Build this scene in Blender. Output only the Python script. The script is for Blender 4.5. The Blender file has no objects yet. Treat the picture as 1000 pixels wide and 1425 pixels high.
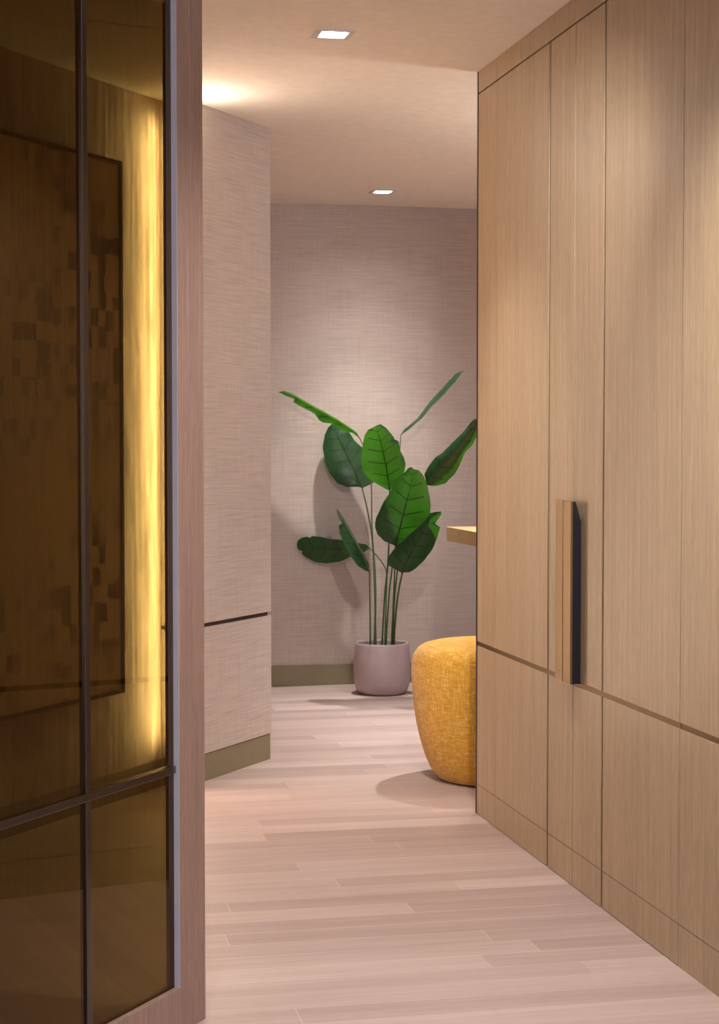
import bpy, bmesh, math
from mathutils import Vector, Matrix

# ------------------------------------------------------------------ camera, light, exposure
S = bpy.context.scene
COL = S.collection
CE = 2.385            # ceiling height
CABX = 1.523          # front plane of the oak cupboards
BACK = 8.426          # back wall plane

cam_data = bpy.data.cameras.new('camera')
cam_data.sensor_fit = 'HORIZONTAL'
cam_data.sensor_width = 36.0
cam_data.lens = 86.4
cam_data.clip_start = 0.05
cam = bpy.data.objects.new('camera', cam_data)
cam.location = (0, 0, 1.19)
cam.rotation_euler = (math.radians(90 - 2.1833), 0, math.radians(-11.9656))
COL.objects.link(cam)
S.camera = cam

S.view_settings.view_transform = 'Standard'
S.view_settings.look = 'None'
S.view_settings.gamma = 1.0
S.view_settings.use_curve_mapping = False
S.view_settings.exposure = 0.2
S.cycles.use_denoising = True
S.cycles.max_bounces = 10
S.cycles.diffuse_bounces = 6
S.cycles.transparent_max_bounces = 12
S.cycles.caustics_reflective = False
S.cycles.caustics_refractive = False

world = bpy.data.worlds.new('world')
world.use_nodes = True
world.node_tree.nodes['Background'].inputs[0].default_value = (0.9, 0.85, 0.9, 1)
world.node_tree.nodes['Background'].inputs[1].default_value = 0.02
S.world = world

WARM = (1.0, 0.97, 0.93)
COOL = (0.62, 0.72, 1.0)

def area_light(name, loc, size, power, color, rot=(0, 0, 0), size_y=None, spread=180):
    l = bpy.data.lights.new(name, 'AREA')
    l.energy = power
    l.color = color
    l.shape = 'RECTANGLE' if size_y else 'SQUARE'
    l.size = size
    if size_y:
        l.size_y = size_y
    l.spread = math.radians(spread)
    o = bpy.data.objects.new(name, l)
    o.location = loc
    o.rotation_euler = rot
    COL.objects.link(o)
    return o

def downlight_lamp(x, y, power, size=110, blend=1.0, color=WARM):
    l = bpy.data.lights.new('downlight_lamp', 'SPOT')
    l.energy = power
    l.color = color
    l.spot_size = math.radians(size)
    l.spot_blend = blend
    l.shadow_soft_size = 0.03
    o = bpy.data.objects.new('downlight_lamp', l)
    o.location = (x, y, CE - 0.034)
    COL.objects.link(o)
    return o

DOWNLIGHTS = {'near': (0.972, 4.955), 'far': (1.795, 7.945)}
downlight_lamp(*DOWNLIGHTS['near'], 85, 90)
for power, cone in ((110, 72), (30, 102), (9, 145)):
    downlight_lamp(*DOWNLIGHTS['far'], power, cone)
# further downlights of the same rows, beyond the frame; one is tilted towards the plant
downlight_lamp(1.05, 3.10, 125, 115)
aimed = downlight_lamp(1.05, 3.10, 140, 58, 1.0)
aimed.rotation_euler = (Vector((1.35, 7.4, 0.35)) - Vector((1.05, 3.10, CE))).to_track_quat('-Z', 'Y').to_euler()
downlight_lamp(0.05, 1.9, 80, 120)
downlight_lamp(2.22, 6.70, 260, 84)
# uplight beyond the cupboard's far corner
area_light('uplight_lamp', (2.62, 5.645, 1.95), 0.05, 24, (1.0, 0.92, 0.80), rot=(math.pi, 0, 0))
# added fill: a large soft source behind the camera, a weak cool one on the right
area_light('fill_behind', (0.5, -1.5, 1.35), 2.4, 115, (0.88, 0.90, 1.0), rot=(math.radians(90), 0, math.radians(-10)), size_y=2.0)
area_light('cool_fill_right', (3.9, 6.9, 1.4), 1.2, 8, (0.5, 0.62, 1.0), rot=(math.radians(90), 0, math.radians(90)), size_y=1.6)
# vertical LED strip in the return of the fabric wall: on the line of that wall
WD = Vector((0.607, 0.795, 0)).normalized()        # along the fabric wall, away from the camera
WN = Vector((WD.y, -WD.x, 0))                       # out of the wall, into the corridor
WALL_ROT = math.atan2(WD.y, WD.x)
WE = Vector((1.026, 6.460, 0))                      # far end of the fabric wall
GS = Vector((0.415, 3.525, 0))                      # near corner of the glass screen's stile
RET = -0.6235                                       # place of the return along the wall
_p = WE + WD * (RET - 0.008) + WN * (-0.030)
_dir = (-WD * 0.75 - WN * 0.66).normalized()
led = area_light('led_and_fill_lamp', (_p.x, _p.y, CE / 2 + 0.04), 0.012, 26, (1.0, 0.97, 0.82), size_y=CE - 0.24, spread=105)
led.rotation_euler = Matrix((Vector((0, 0, 1)).cross(-_dir).normalized(), Vector((0, 0, 1)), -_dir)).transposed().to_euler()

_r = WE + WD * (RET - 0.035) + WN * (-0.012)
_dir = (WD * 0.6 - WN * 0.8).normalized()
return_fill = area_light('led_and_fill_lamp', (_r.x, _r.y, CE / 2 + 0.04), 0.010, 14, (1.0, 0.92, 0.76), size_y=CE - 0.24, spread=120)  # added lamp in mid-air, brightens the face of the return
return_fill.rotation_euler = Matrix((Vector((0, 0, 1)).cross(-_dir).normalized(), Vector((0, 0, 1)), -_dir)).transposed().to_euler()
# small extra lamp added at its top end to make the ceiling glow
_t = WE + WD * (RET - 0.03) + WN * 0.012
glow = area_light('led_and_fill_lamp', (_t.x, _t.y, CE - 0.15), 0.05, 1.1, (1.0, 0.91, 0.76))
glow.rotation_euler = (Vector((0, 0, 1)) + WN * 0.9 - WD * 0.1).to_track_quat('-Z', 'Y').to_euler()

# ------------------------------------------------------------------ materials
def new_mat(name):
    m = bpy.data.materials.new(name)
    m.use_nodes = True
    nt = m.node_tree
    return m, nt, nt.nodes, nt.links, nt.nodes['Principled BSDF']

def srgb(r, g, b):
    f = lambda c: (c / 255 / 12.92) if c / 255 <= 0.04045 else ((c / 255 + 0.055) / 1.055) ** 2.4
    return (f(r), f(g), f(b), 1)

def mapping(nt, scale, loc=(0, 0, 0)):
    tc = nt.nodes.new('ShaderNodeTexCoord')
    mp = nt.nodes.new('ShaderNodeMapping')
    mp.inputs['Scale'].default_value = scale
    mp.inputs['Location'].default_value = loc
    nt.links.new(tc.outputs['Object'], mp.inputs['Vector'])
    return mp.outputs['Vector']

def noise(nt, vec, detail=3.0, rough=0.55, scale=1.0):
    n = nt.nodes.new('ShaderNodeTexNoise')
    n.inputs['Scale'].default_value = scale
    n.inputs['Detail'].default_value = detail
    n.inputs['Roughness'].default_value = rough
    nt.links.new(vec, n.inputs['Vector'])
    return n.outputs['Fac']

def ramp(nt, fac, stops):
    r = nt.nodes.new('ShaderNodeValToRGB')
    el = r.color_ramp.elements
    el[0].position, el[0].color = stops[0]
    el[1].position, el[1].color = stops[-1]
    for p, c in stops[1:-1]:
        e = el.new(p)
        e.color = c
    nt.links.new(fac, r.inputs['Fac'])
    return r.outputs['Color']

def mixc(nt, a, b, fac=0.5, mode='MIX'):
    m = nt.nodes.new('ShaderNodeMix')
    m.data_type = 'RGBA'
    m.blend_type = mode
    for sock, v in ((m.inputs[6], a), (m.inputs[7], b), (m.inputs[0], fac)):
        if hasattr(v, 'is_output'):
            nt.links.new(v, sock)
        else:
            sock.default_value = v
    return m.outputs[2]

def bump(nt, height, strength, dist, bsdf):
    b = nt.nodes.new('ShaderNodeBump')
    b.inputs['Strength'].default_value = strength
    b.inputs['Distance'].default_value = dist
    nt.links.new(height, b.inputs['Height'])
    nt.links.new(b.outputs['Normal'], bsdf.inputs['Normal'])

def plain(name, col, rough=0.5, metal=0.0, spec=0.5):
    m, nt, N, L, P = new_mat(name)
    v = mapping(nt, (30, 30, 30))
    f = noise(nt, v, 2)
    lo = tuple(c * 0.93 for c in col[:3]) + (1,)
    L.new(ramp(nt, f, [(0.3, lo), (0.7, col)]), P.inputs['Base Color'])
    P.inputs['Roughness'].default_value = rough
    P.inputs['Metallic'].default_value = metal
    P.inputs['Specular IOR Level'].default_value = spec
    return m

def oak(name, c_lo, c_hi, rough=0.42, off=0.0, spec=0.5):
    m, nt, N, L, P = new_mat(name)
    f1 = noise(nt, mapping(nt, (150, 150, 3.0), (off, off, off)), 4, 0.6)
    f2 = noise(nt, mapping(nt, (260, 260, 22), (off, off, off)), 2, 0.5)
    f3 = noise(nt, mapping(nt, (9, 9, 0.5), (off, off, off)), 2, 0.5)
    a = ramp(nt, f1, [(0.30, c_lo), (0.72, c_hi)])
    b = ramp(nt, f2, [(0.40, (0.80, 0.78, 0.76, 1)), (0.62, (1, 1, 1, 1))])
    c = ramp(nt, f3, [(0.3, (0.94, 0.93, 0.91, 1)), (0.7, (1.0, 1.0, 1.0, 1))])
    L.new(mixc(nt, mixc(nt, a, b, 0.7, 'MULTIPLY'), c, 1.0, 'MULTIPLY'), P.inputs['Base Color'])
    P.inputs['Roughness'].default_value = rough
    P.inputs['Specular IOR Level'].default_value = spec
    bump(nt, f2, 0.10, 0.002, P)
    return m

def linen(name, c_lo, c_hi, warp=150, weft=190):
    m, nt, N, L, P = new_mat(name)
    h = noise(nt, mapping(nt, (5, 5, weft)), 3, 0.6)
    v = noise(nt, mapping(nt, (warp, warp, 4)), 3, 0.6)
    big = noise(nt, mapping(nt, (14, 14, 30)), 2)
    a = ramp(nt, h, [(0.30, c_lo), (0.70, c_hi)])
    b = ramp(nt, v, [(0.30, (0.90, 0.895, 0.895, 1)), (0.66, (1, 1, 1, 1))])
    c = ramp(nt, big, [(0.3, (0.95, 0.95, 0.95, 1)), (0.7, (1, 1, 1, 1))])
    L.new(mixc(nt, mixc(nt, a, b, 0.8, 'MULTIPLY'), c, 1.0, 'MULTIPLY'), P.inputs['Base Color'])
    P.inputs['Roughness'].default_value = 0.9
    P.inputs['Specular IOR Level'].default_value = 0.15
    add = N.new('ShaderNodeMath')
    L.new(h, add.inputs[0]); L.new(v, add.inputs[1])
    bump(nt, add.outputs[0], 0.35, 0.002, P)
    return m

def ribbed(name, c_lo, c_hi):
    m, nt, N, L, P = new_mat(name)
    v = noise(nt, mapping(nt, (75, 75, 1.6)), 3, 0.6)
    w = noise(nt, mapping(nt, (26, 26, 7)), 3, 0.6)
    a = ramp(nt, v, [(0.30, c_lo), (0.68, c_hi)])
    L.new(mixc(nt, a, ramp(nt, w, [(0.3, (0.68, 0.66, 0.63, 1)), (0.6, (1, 1, 1, 1))]), 1.0, 'MULTIPLY'), P.inputs['Base Color'])
    P.inputs['Roughness'].default_value = 0.9
    P.inputs['Specular IOR Level'].default_value = 0.15
    add = N.new('ShaderNodeMath')
    L.new(v, add.inputs[0]); L.new(w, add.inputs[1])
    bump(nt, add.outputs[0], 0.5, 0.003, P)
    return m

def floor_mat():
    m, nt, N, L, P = new_mat('limed_oak_planks')
    vec = mapping(nt, (1, 1, 1), (0.2, 0.03, 0))
    br = N.new('ShaderNodeTexBrick')
    br.offset = 0.0
    br.offset_frequency = 2
    br.inputs['Color1'].default_value = srgb(196, 177, 171)
    br.inputs['Color2'].default_value = srgb(169, 148, 142)
    br.inputs['Mortar'].default_value = srgb(206, 186, 176)
    br.inputs['Scale'].default_value = 1.0
    br.inputs['Mortar Size'].default_value = 0.0012
    br.inputs['Mortar Smooth'].default_value = 0.3
    br.inputs['Brick Width'].default_value = 1.7
    br.inputs['Row Height'].default_value = 0.097
    # every row of planks starts at its own place
    sx = N.new('ShaderNodeSeparateXYZ'); L.new(vec, sx.inputs[0])
    dv = N.new('ShaderNodeMath'); dv.operation = 'DIVIDE'; dv.inputs[1].default_value = 0.097; L.new(sx.outputs['Y'], dv.inputs[0])
    fl = N.new('ShaderNodeMath'); fl.operation = 'FLOOR'; L.new(dv.outputs[0], fl.inputs[0])
    wn = N.new('ShaderNodeTexWhiteNoise'); wn.noise_dimensions = '1D'; L.new(fl.outputs[0], wn.inputs['W'])
    ma = N.new('ShaderNodeMath'); ma.operation = 'MULTIPLY_ADD'; ma.inputs[1].default_value = 1.7
    L.new(wn.outputs['Value'], ma.inputs[0]); L.new(sx.outputs['X'], ma.inputs[2])
    cb = N.new('ShaderNodeCombineXYZ'); L.new(ma.outputs[0], cb.inputs['X']); L.new(sx.outputs['Y'], cb.inputs['Y'])
    L.new(cb.outputs[0], br.inputs['Vector'])
    g1 = noise(nt, mapping(nt, (2.5, 70, 1)), 4, 0.6)
    g2 = noise(nt, mapping(nt, (0.8, 9, 1)), 3, 0.6)
    g3 = noise(nt, mapping(nt, (25, 160, 1)), 3, 0.6)
    a = ramp(nt, g1, [(0.3, (0.88, 0.86, 0.84, 1)), (0.7, (1.0, 1.0, 1.0, 1))])
    b = ramp(nt, g2, [(0.3, (0.86, 0.84, 0.82, 1)), (0.62, (1.0, 1.0, 1.0, 1))])
    c = ramp(nt, g3, [(0.3, (0.93, 0.92, 0.92, 1)), (0.65, (1.0, 1.0, 1.0, 1))])
    col = mixc(nt, mixc(nt, mixc(nt, br.outputs['Color'], a, 1.0, 'MULTIPLY'), b, 1.0, 'MULTIPLY'), c, 1.0, 'MULTIPLY')
    L.new(col, P.inputs['Base Color'])
    P.inputs['Roughness'].default_value = 0.48
    P.inputs['Specular IOR Level'].default_value = 0.4
    bump(nt, g3, 0.08, 0.002, P)
    return m

def glass_mat():
    m, nt, N, L, P = new_mat('bronze_glass')
    N.remove(P)
    out = N['Material Output']
    tr = N.new('ShaderNodeBsdfTransparent'); tr.inputs[0].default_value = (0.30, 0.268, 0.160, 1)
    gl = N.new('ShaderNodeBsdfGlossy'); gl.inputs['Color'].default_value = (0.85, 0.57, 0.36, 1)
    gl.inputs['Roughness'].default_value = 0.02
    fr = N.new('ShaderNodeFresnel'); fr.inputs['IOR'].default_value = 1.7
    mx = N.new('ShaderNodeMixShader')
    ge = N.new('ShaderNodeNewGeometry')
    fb = N.new('ShaderNodeMath'); fb.operation = 'MULTIPLY_ADD'; fb.inputs[1].default_value = -1.0; fb.inputs[2].default_value = 1.0
    L.new(ge.outputs['Backfacing'], fb.inputs[0])
    ff = N.new('ShaderNodeMath'); ff.operation = 'MULTIPLY'
    L.new(fr.outputs[0], ff.inputs[0]); L.new(fb.outputs[0], ff.inputs[1])
    L.new(ff.outputs[0], mx.inputs[0]); L.new(tr.outputs[0], mx.inputs[1]); L.new(gl.outputs[0], mx.inputs[2])
    L.new(mx.outputs[0], out.inputs['Surface'])
    return m

def leaf_mat():
    m, nt, N, L, P = new_mat('leaf_green')
    out = N['Material Output']
    uv = N.new('ShaderNodeUVMap')
    sep = N.new('ShaderNodeSeparateXYZ')
    L.new(uv.outputs[0], sep.inputs[0])
    def math_n(op, a, b=None):
        n = N.new('ShaderNodeMath'); n.operation = op
        for i, v in enumerate((a, b)):
            if v is None: continue
            if hasattr(v, 'is_output'): L.new(v, n.inputs[i])
            else: n.inputs[i].default_value = v
        return n.outputs[0]
    u = math_n('ABSOLUTE', math_n('SUBTRACT', sep.outputs['X'], 0.5))       # 0 at midrib .. 0.5 at edge
    v = sep.outputs['Y']
    rib = math_n('LESS_THAN', u, math_n('MULTIPLY', math_n('SUBTRACT', 1.05, v), 0.024))
    ph = math_n('FRACT', math_n('SUBTRACT', math_n('MULTIPLY', v, 7.0), math_n('MULTIPLY', u, 1.3)))
    lat = math_n('MULTIPLY', math_n('LESS_THAN', ph, 0.085), math_n('LESS_THAN', u, 0.36))
    fine = math_n('FRACT', math_n('SUBTRACT', math_n('MULTIPLY', v, 46.0), math_n('MULTIPLY', u, 8.0)))
    vein = math_n('MINIMUM', math_n('ADD', rib, math_n('MULTIPLY', lat, 0.9)), 1.0)
    nz = noise(nt, mapping(nt, (9, 9, 9)), 3)
    dcol = mixc(nt, ramp(nt, nz, [(0.3, (0.006, 0.020, 0.009, 1)), (0.7, (0.009, 0.034, 0.013, 1))]), (0.008, 0.02, 0.006, 1), vein)
    tcol = mixc(nt, ramp(nt, nz, [(0.3, (0.014, 0.066, 0.0005, 1)), (0.7, (0.021, 0.094, 0.0008, 1))]), (0.004, 0.010, 0.001, 1), vein)
    tcol = mixc(nt, tcol, (0.7, 0.75, 0.6, 1), math_n('MULTIPLY', math_n('LESS_THAN', fine, 0.3), 0.35), 'MULTIPLY')
    L.new(dcol, P.inputs['Base Color'])
    P.inputs['Roughness'].default_value = 0.34
    P.inputs['Specular IOR Level'].default_value = 0.32
    tl = N.new('ShaderNodeBsdfTranslucent')
    L.new(tcol, tl.inputs['Color'])
    ad = N.new('ShaderNodeAddShader')
    L.new(P.outputs[0], ad.inputs[0]); L.new(tl.outputs[0], ad.inputs[1])
    L.new(ad.outputs[0], out.inputs['Surface'])
    bump(nt, fine, 0.06, 0.002, P)
    return m

def boucle_mat():
    m, nt, N, L, P = new_mat('mustard_weave')
    h = noise(nt, mapping(nt, (30, 30, 190)), 3, 0.65)
    v = noise(nt, mapping(nt, (210, 210, 16)), 3, 0.65)
    big = noise(nt, mapping(nt, (8, 8, 14)), 3)
    add = N.new('ShaderNodeMath'); L.new(h, add.inputs[0]); L.new(v, add.inputs[1])
    hf = N.new('ShaderNodeMath'); hf.operation = 'MULTIPLY'; hf.inputs[1].default_value = 0.5
    L.new(add.outputs[0], hf.inputs[0])
    a = ramp(nt, hf.outputs[0], [(0.34, srgb(178, 126, 34)), (0.52, srgb(208, 158, 60)), (0.66, srgb(220, 188, 124))])
    b = ramp(nt, big, [(0.3, (0.92, 0.90, 0.88, 1)), (0.7, (1, 1, 1, 1))])
    L.new(mixc(nt, a, b, 1.0, 'MULTIPLY'), P.inputs['Base Color'])
    P.inputs['Roughness'].default_value = 0.95
    P.inputs['Specular IOR Level'].default_value = 0.1
    P.inputs['Sheen Weight'].default_value = 0.2
    bump(nt, hf.outputs[0], 0.6, 0.003, P)
    return m

def art_mat():
    m, nt, N, L, P = new_mat('patched_veneer')
    f1 = noise(nt, mapping(nt, (60, 60, 1.6)), 3, 0.6)
    base = ramp(nt, f1, [(0.3, srgb(196, 156, 112)), (0.7, srgb(216, 180, 138))])
    vo = N.new('ShaderNodeTexVoronoi'); vo.distance = 'CHEBYCHEV'; vo.inputs['Scale'].default_value = 1.0
    vo.inputs['Randomness'].default_value = 0.35
    L.new(mapping(nt, (24, 24, 17)), vo.inputs['Vector'])
    sp = N.new('ShaderNodeSeparateColor'); L.new(vo.outputs['Color'], sp.inputs[0])
    patch = ramp(nt, sp.outputs[0], [(0.66, (0, 0, 0, 1)), (0.72, (1, 1, 1, 1))])
    cl = ramp(nt, noise(nt, mapping(nt, (2.2, 2.2, 1.5)), 2), [(0.42, (0, 0, 0, 1)), (0.6, (1, 1, 1, 1))])
    L.new(mixc(nt, base, srgb(90, 68, 50), mixc(nt, patch, cl, 1.0, 'MULTIPLY')), P.inputs['Base Color'])
    P.inputs['Roughness'].default_value = 0.6
    return m

def emit_mat(name, col, strength):
    m, nt, N, L, P = new_mat(name)
    P.inputs['Base Color'].default_value = (0.8, 0.8, 0.8, 1)
    P.inputs['Emission Color'].default_value = col
    P.inputs['Emission Strength'].default_value = strength
    return m

M = dict(
    oak=oak('pale_oak', srgb(158, 136, 106), srgb(185, 163, 132), 0.38),
    oak2=oak('pale_oak_panel', srgb(158, 136, 106), srgb(185, 163, 132), 0.38, 5.3),
    stile=oak('limed_oak_stile', srgb(132, 106, 97), srgb(154, 126, 115), 0.5, 2.0),
    table=oak('oak_table', srgb(190, 150, 105), srgb(206, 168, 122), 0.5, 1.0),
    linen=linen('linen_wallcovering', srgb(178, 163, 154), srgb(199, 183, 173)),
    ribbed=ribbed('ribbed_wallcovering', srgb(150, 126, 114), srgb(214, 190, 178)),
    plaster=plain('ceiling_plaster', srgb(238, 228, 216), 0.9, 0, 0.1),
    base=plain('olive_baseboard', srgb(126, 114, 86), 0.55),
    bronze=plain('dark_bronze', srgb(70, 56, 46), 0.35, 1.0),
    inlay=plain('bronze_inlay', srgb(98, 78, 52), 0.42, 1.0),
    brass=plain('brushed_brass', srgb(122, 101, 68), 0.34, 1.0),
    dark=plain('blackened_metal', srgb(34, 30, 36), 0.4, 0.6),
    steel=plain('brushed_frame_metal', srgb(104, 96, 94), 0.28, 1.0),
    edge=plain('cool_lit_edge_metal', srgb(182, 181, 196), 0.4, 0.3),  # pale bluish colour stands in for cool light on the stile's reveal
    carcass=plain('dark_carcass', srgb(70, 52, 38), 0.7),
    slot=plain('dark_slot', srgb(64, 44, 34), 0.5),
    pot=plain('mauve_ceramic', srgb(168, 147, 147), 0.42),
    soil=plain('soil', srgb(60, 48, 44), 0.95),
    stem=plain('stem_green', srgb(62, 88, 44), 0.45),
    rib=plain('midrib_green', srgb(38, 58, 26), 0.45),
    trimw=plain('white_trim', srgb(205, 198, 200), 0.35),
    floor=floor_mat(), glass=glass_mat(), leaf=leaf_mat(), weave=boucle_mat(), art=art_mat(),
    lamp=emit_mat('lamp_diffuser', (1, 0.95, 0.92, 1), 12.0),
    wallp=plain('plain_wall', srgb(196, 176, 164), 0.9, 0, 0.1),
)

# ------------------------------------------------------------------ mesh helpers
def obj(name, bm, mat, parent=None, loc=(0, 0, 0), rotz=0.0, smooth=False, bevel=0.0):
    me = bpy.data.meshes.new(name)
    bmesh.ops.recalc_face_normals(bm, faces=bm.faces)
    bm.to_mesh(me)
    bm.free()
    me.materials.append(mat)
    if smooth:
        for p in me.polygons:
            p.use_smooth = True
    o = bpy.data.objects.new(name, me)
    COL.objects.link(o)
    if parent:
        o.parent = parent
    o.location = loc
    o.rotation_euler = (0, 0, rotz)
    if bevel:
        b = o.modifiers.new('bevel', 'BEVEL')
        b.width = bevel
        b.segments = 2
        b.limit_method = 'ANGLE'
    return o

def empty(name, loc=(0, 0, 0), rotz=0.0):
    o = bpy.data.objects.new(name, None)
    o.empty_display_size = 0.1
    COL.objects.link(o)
    o.location = loc
    o.rotation_euler = (0, 0, rotz)
    return o

def tag(o, label, cat, group=None):
    o['label'] = label
    o['category'] = cat
    if group:
        o['group'] = group
    return o

def struct(o):
    o['kind'] = 'structure'
    return o

def add_box(bm, x0, x1, y0, y1, z0, z1):
    v = [bm.verts.new((x, y, z)) for z in (z0, z1) for x, y in ((x0, y0), (x1, y0), (x1, y1), (x0, y1))]
    for f in ((3, 2, 1, 0), (4, 5, 6, 7), (0, 1, 5, 4), (1, 2, 6, 5), (2, 3, 7, 6), (3, 0, 4, 7)):
        bm.faces.new([v[i] for i in f])
    return bm

def box(*boxes):
    bm = bmesh.new()
    for b in boxes:
        add_box(bm, *b)
    return bm

def prism(poly, z0, z1):
    bm = bmesh.new()
    lo = [bm.verts.new((x, y, z0)) for x, y in poly]
    hi = [bm.verts.new((x, y, z1)) for x, y in poly]
    n = len(poly)
    bm.faces.new(lo[::-1]); bm.faces.new(hi)
    for i in range(n):
        bm.faces.new((lo[i], lo[(i + 1) % n], hi[(i + 1) % n], hi[i]))
    return bm

def lathe(profile, seg=64):
    bm = bmesh.new()
    rings = []
    for r, z in profile:
        if r < 1e-6:
            rings.append([bm.verts.new((0, 0, z))])
        else:
            rings.append([bm.verts.new((r * math.cos(2 * math.pi * k / seg), r * math.sin(2 * math.pi * k / seg), z)) for k in range(seg)])
    for a, b in zip(rings, rings[1:]):
        for k in range(seg):
            k2 = (k + 1) % seg
            if len(a) == 1 and len(b) == 1: continue
            if len(a) == 1: bm.faces.new((a[0], b[k], b[k2]))
            elif len(b) == 1: bm.faces.new((a[k], a[k2], b[0]))
            else: bm.faces.new((a[k], a[k2], b[k2], b[k]))
    return bm

def catmull(P, n):
    out = []
    Q = [P[0] * 2 - P[1]] + P + [P[-1] * 2 - P[-2]]
    for i in range(1, len(Q) - 2):
        p0, p1, p2, p3 = Q[i - 1:i + 3]
        for k in range(n):
            t = k / n
            out.append(0.5 * ((2 * p1) + (p2 - p0) * t + (2 * p0 - 5 * p1 + 4 * p2 - p3) * t * t + (3 * p1 - p0 - 3 * p2 + p3) * t ** 3))
    out.append(P[-1].copy())
    return out

def tube(P, r0, r1, seg=10):
    bm = bmesh.new()
    rings = []
    for i, p in enumerate(P):
        t = (P[min(i + 1, len(P) - 1)] - P[max(i - 1, 0)]).normalized()
        a = t.cross(Vector((0, 1, 0.01))).normalized()
        b = t.cross(a)
        r = r0 + (r1 - r0) * i / (len(P) - 1)
        rings.append([bm.verts.new(p + a * r * math.cos(2 * math.pi * k / seg) + b * r * math.sin(2 * math.pi * k / seg)) for k in range(seg)])
    for A, B in zip(rings, rings[1:]):
        for k in range(seg):
            bm.faces.new((A[k], A[(k + 1) % seg], B[(k + 1) % seg], B[k]))
    bm.faces.new(rings[0][::-1]); bm.faces.new(rings[-1])
    return bm

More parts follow.
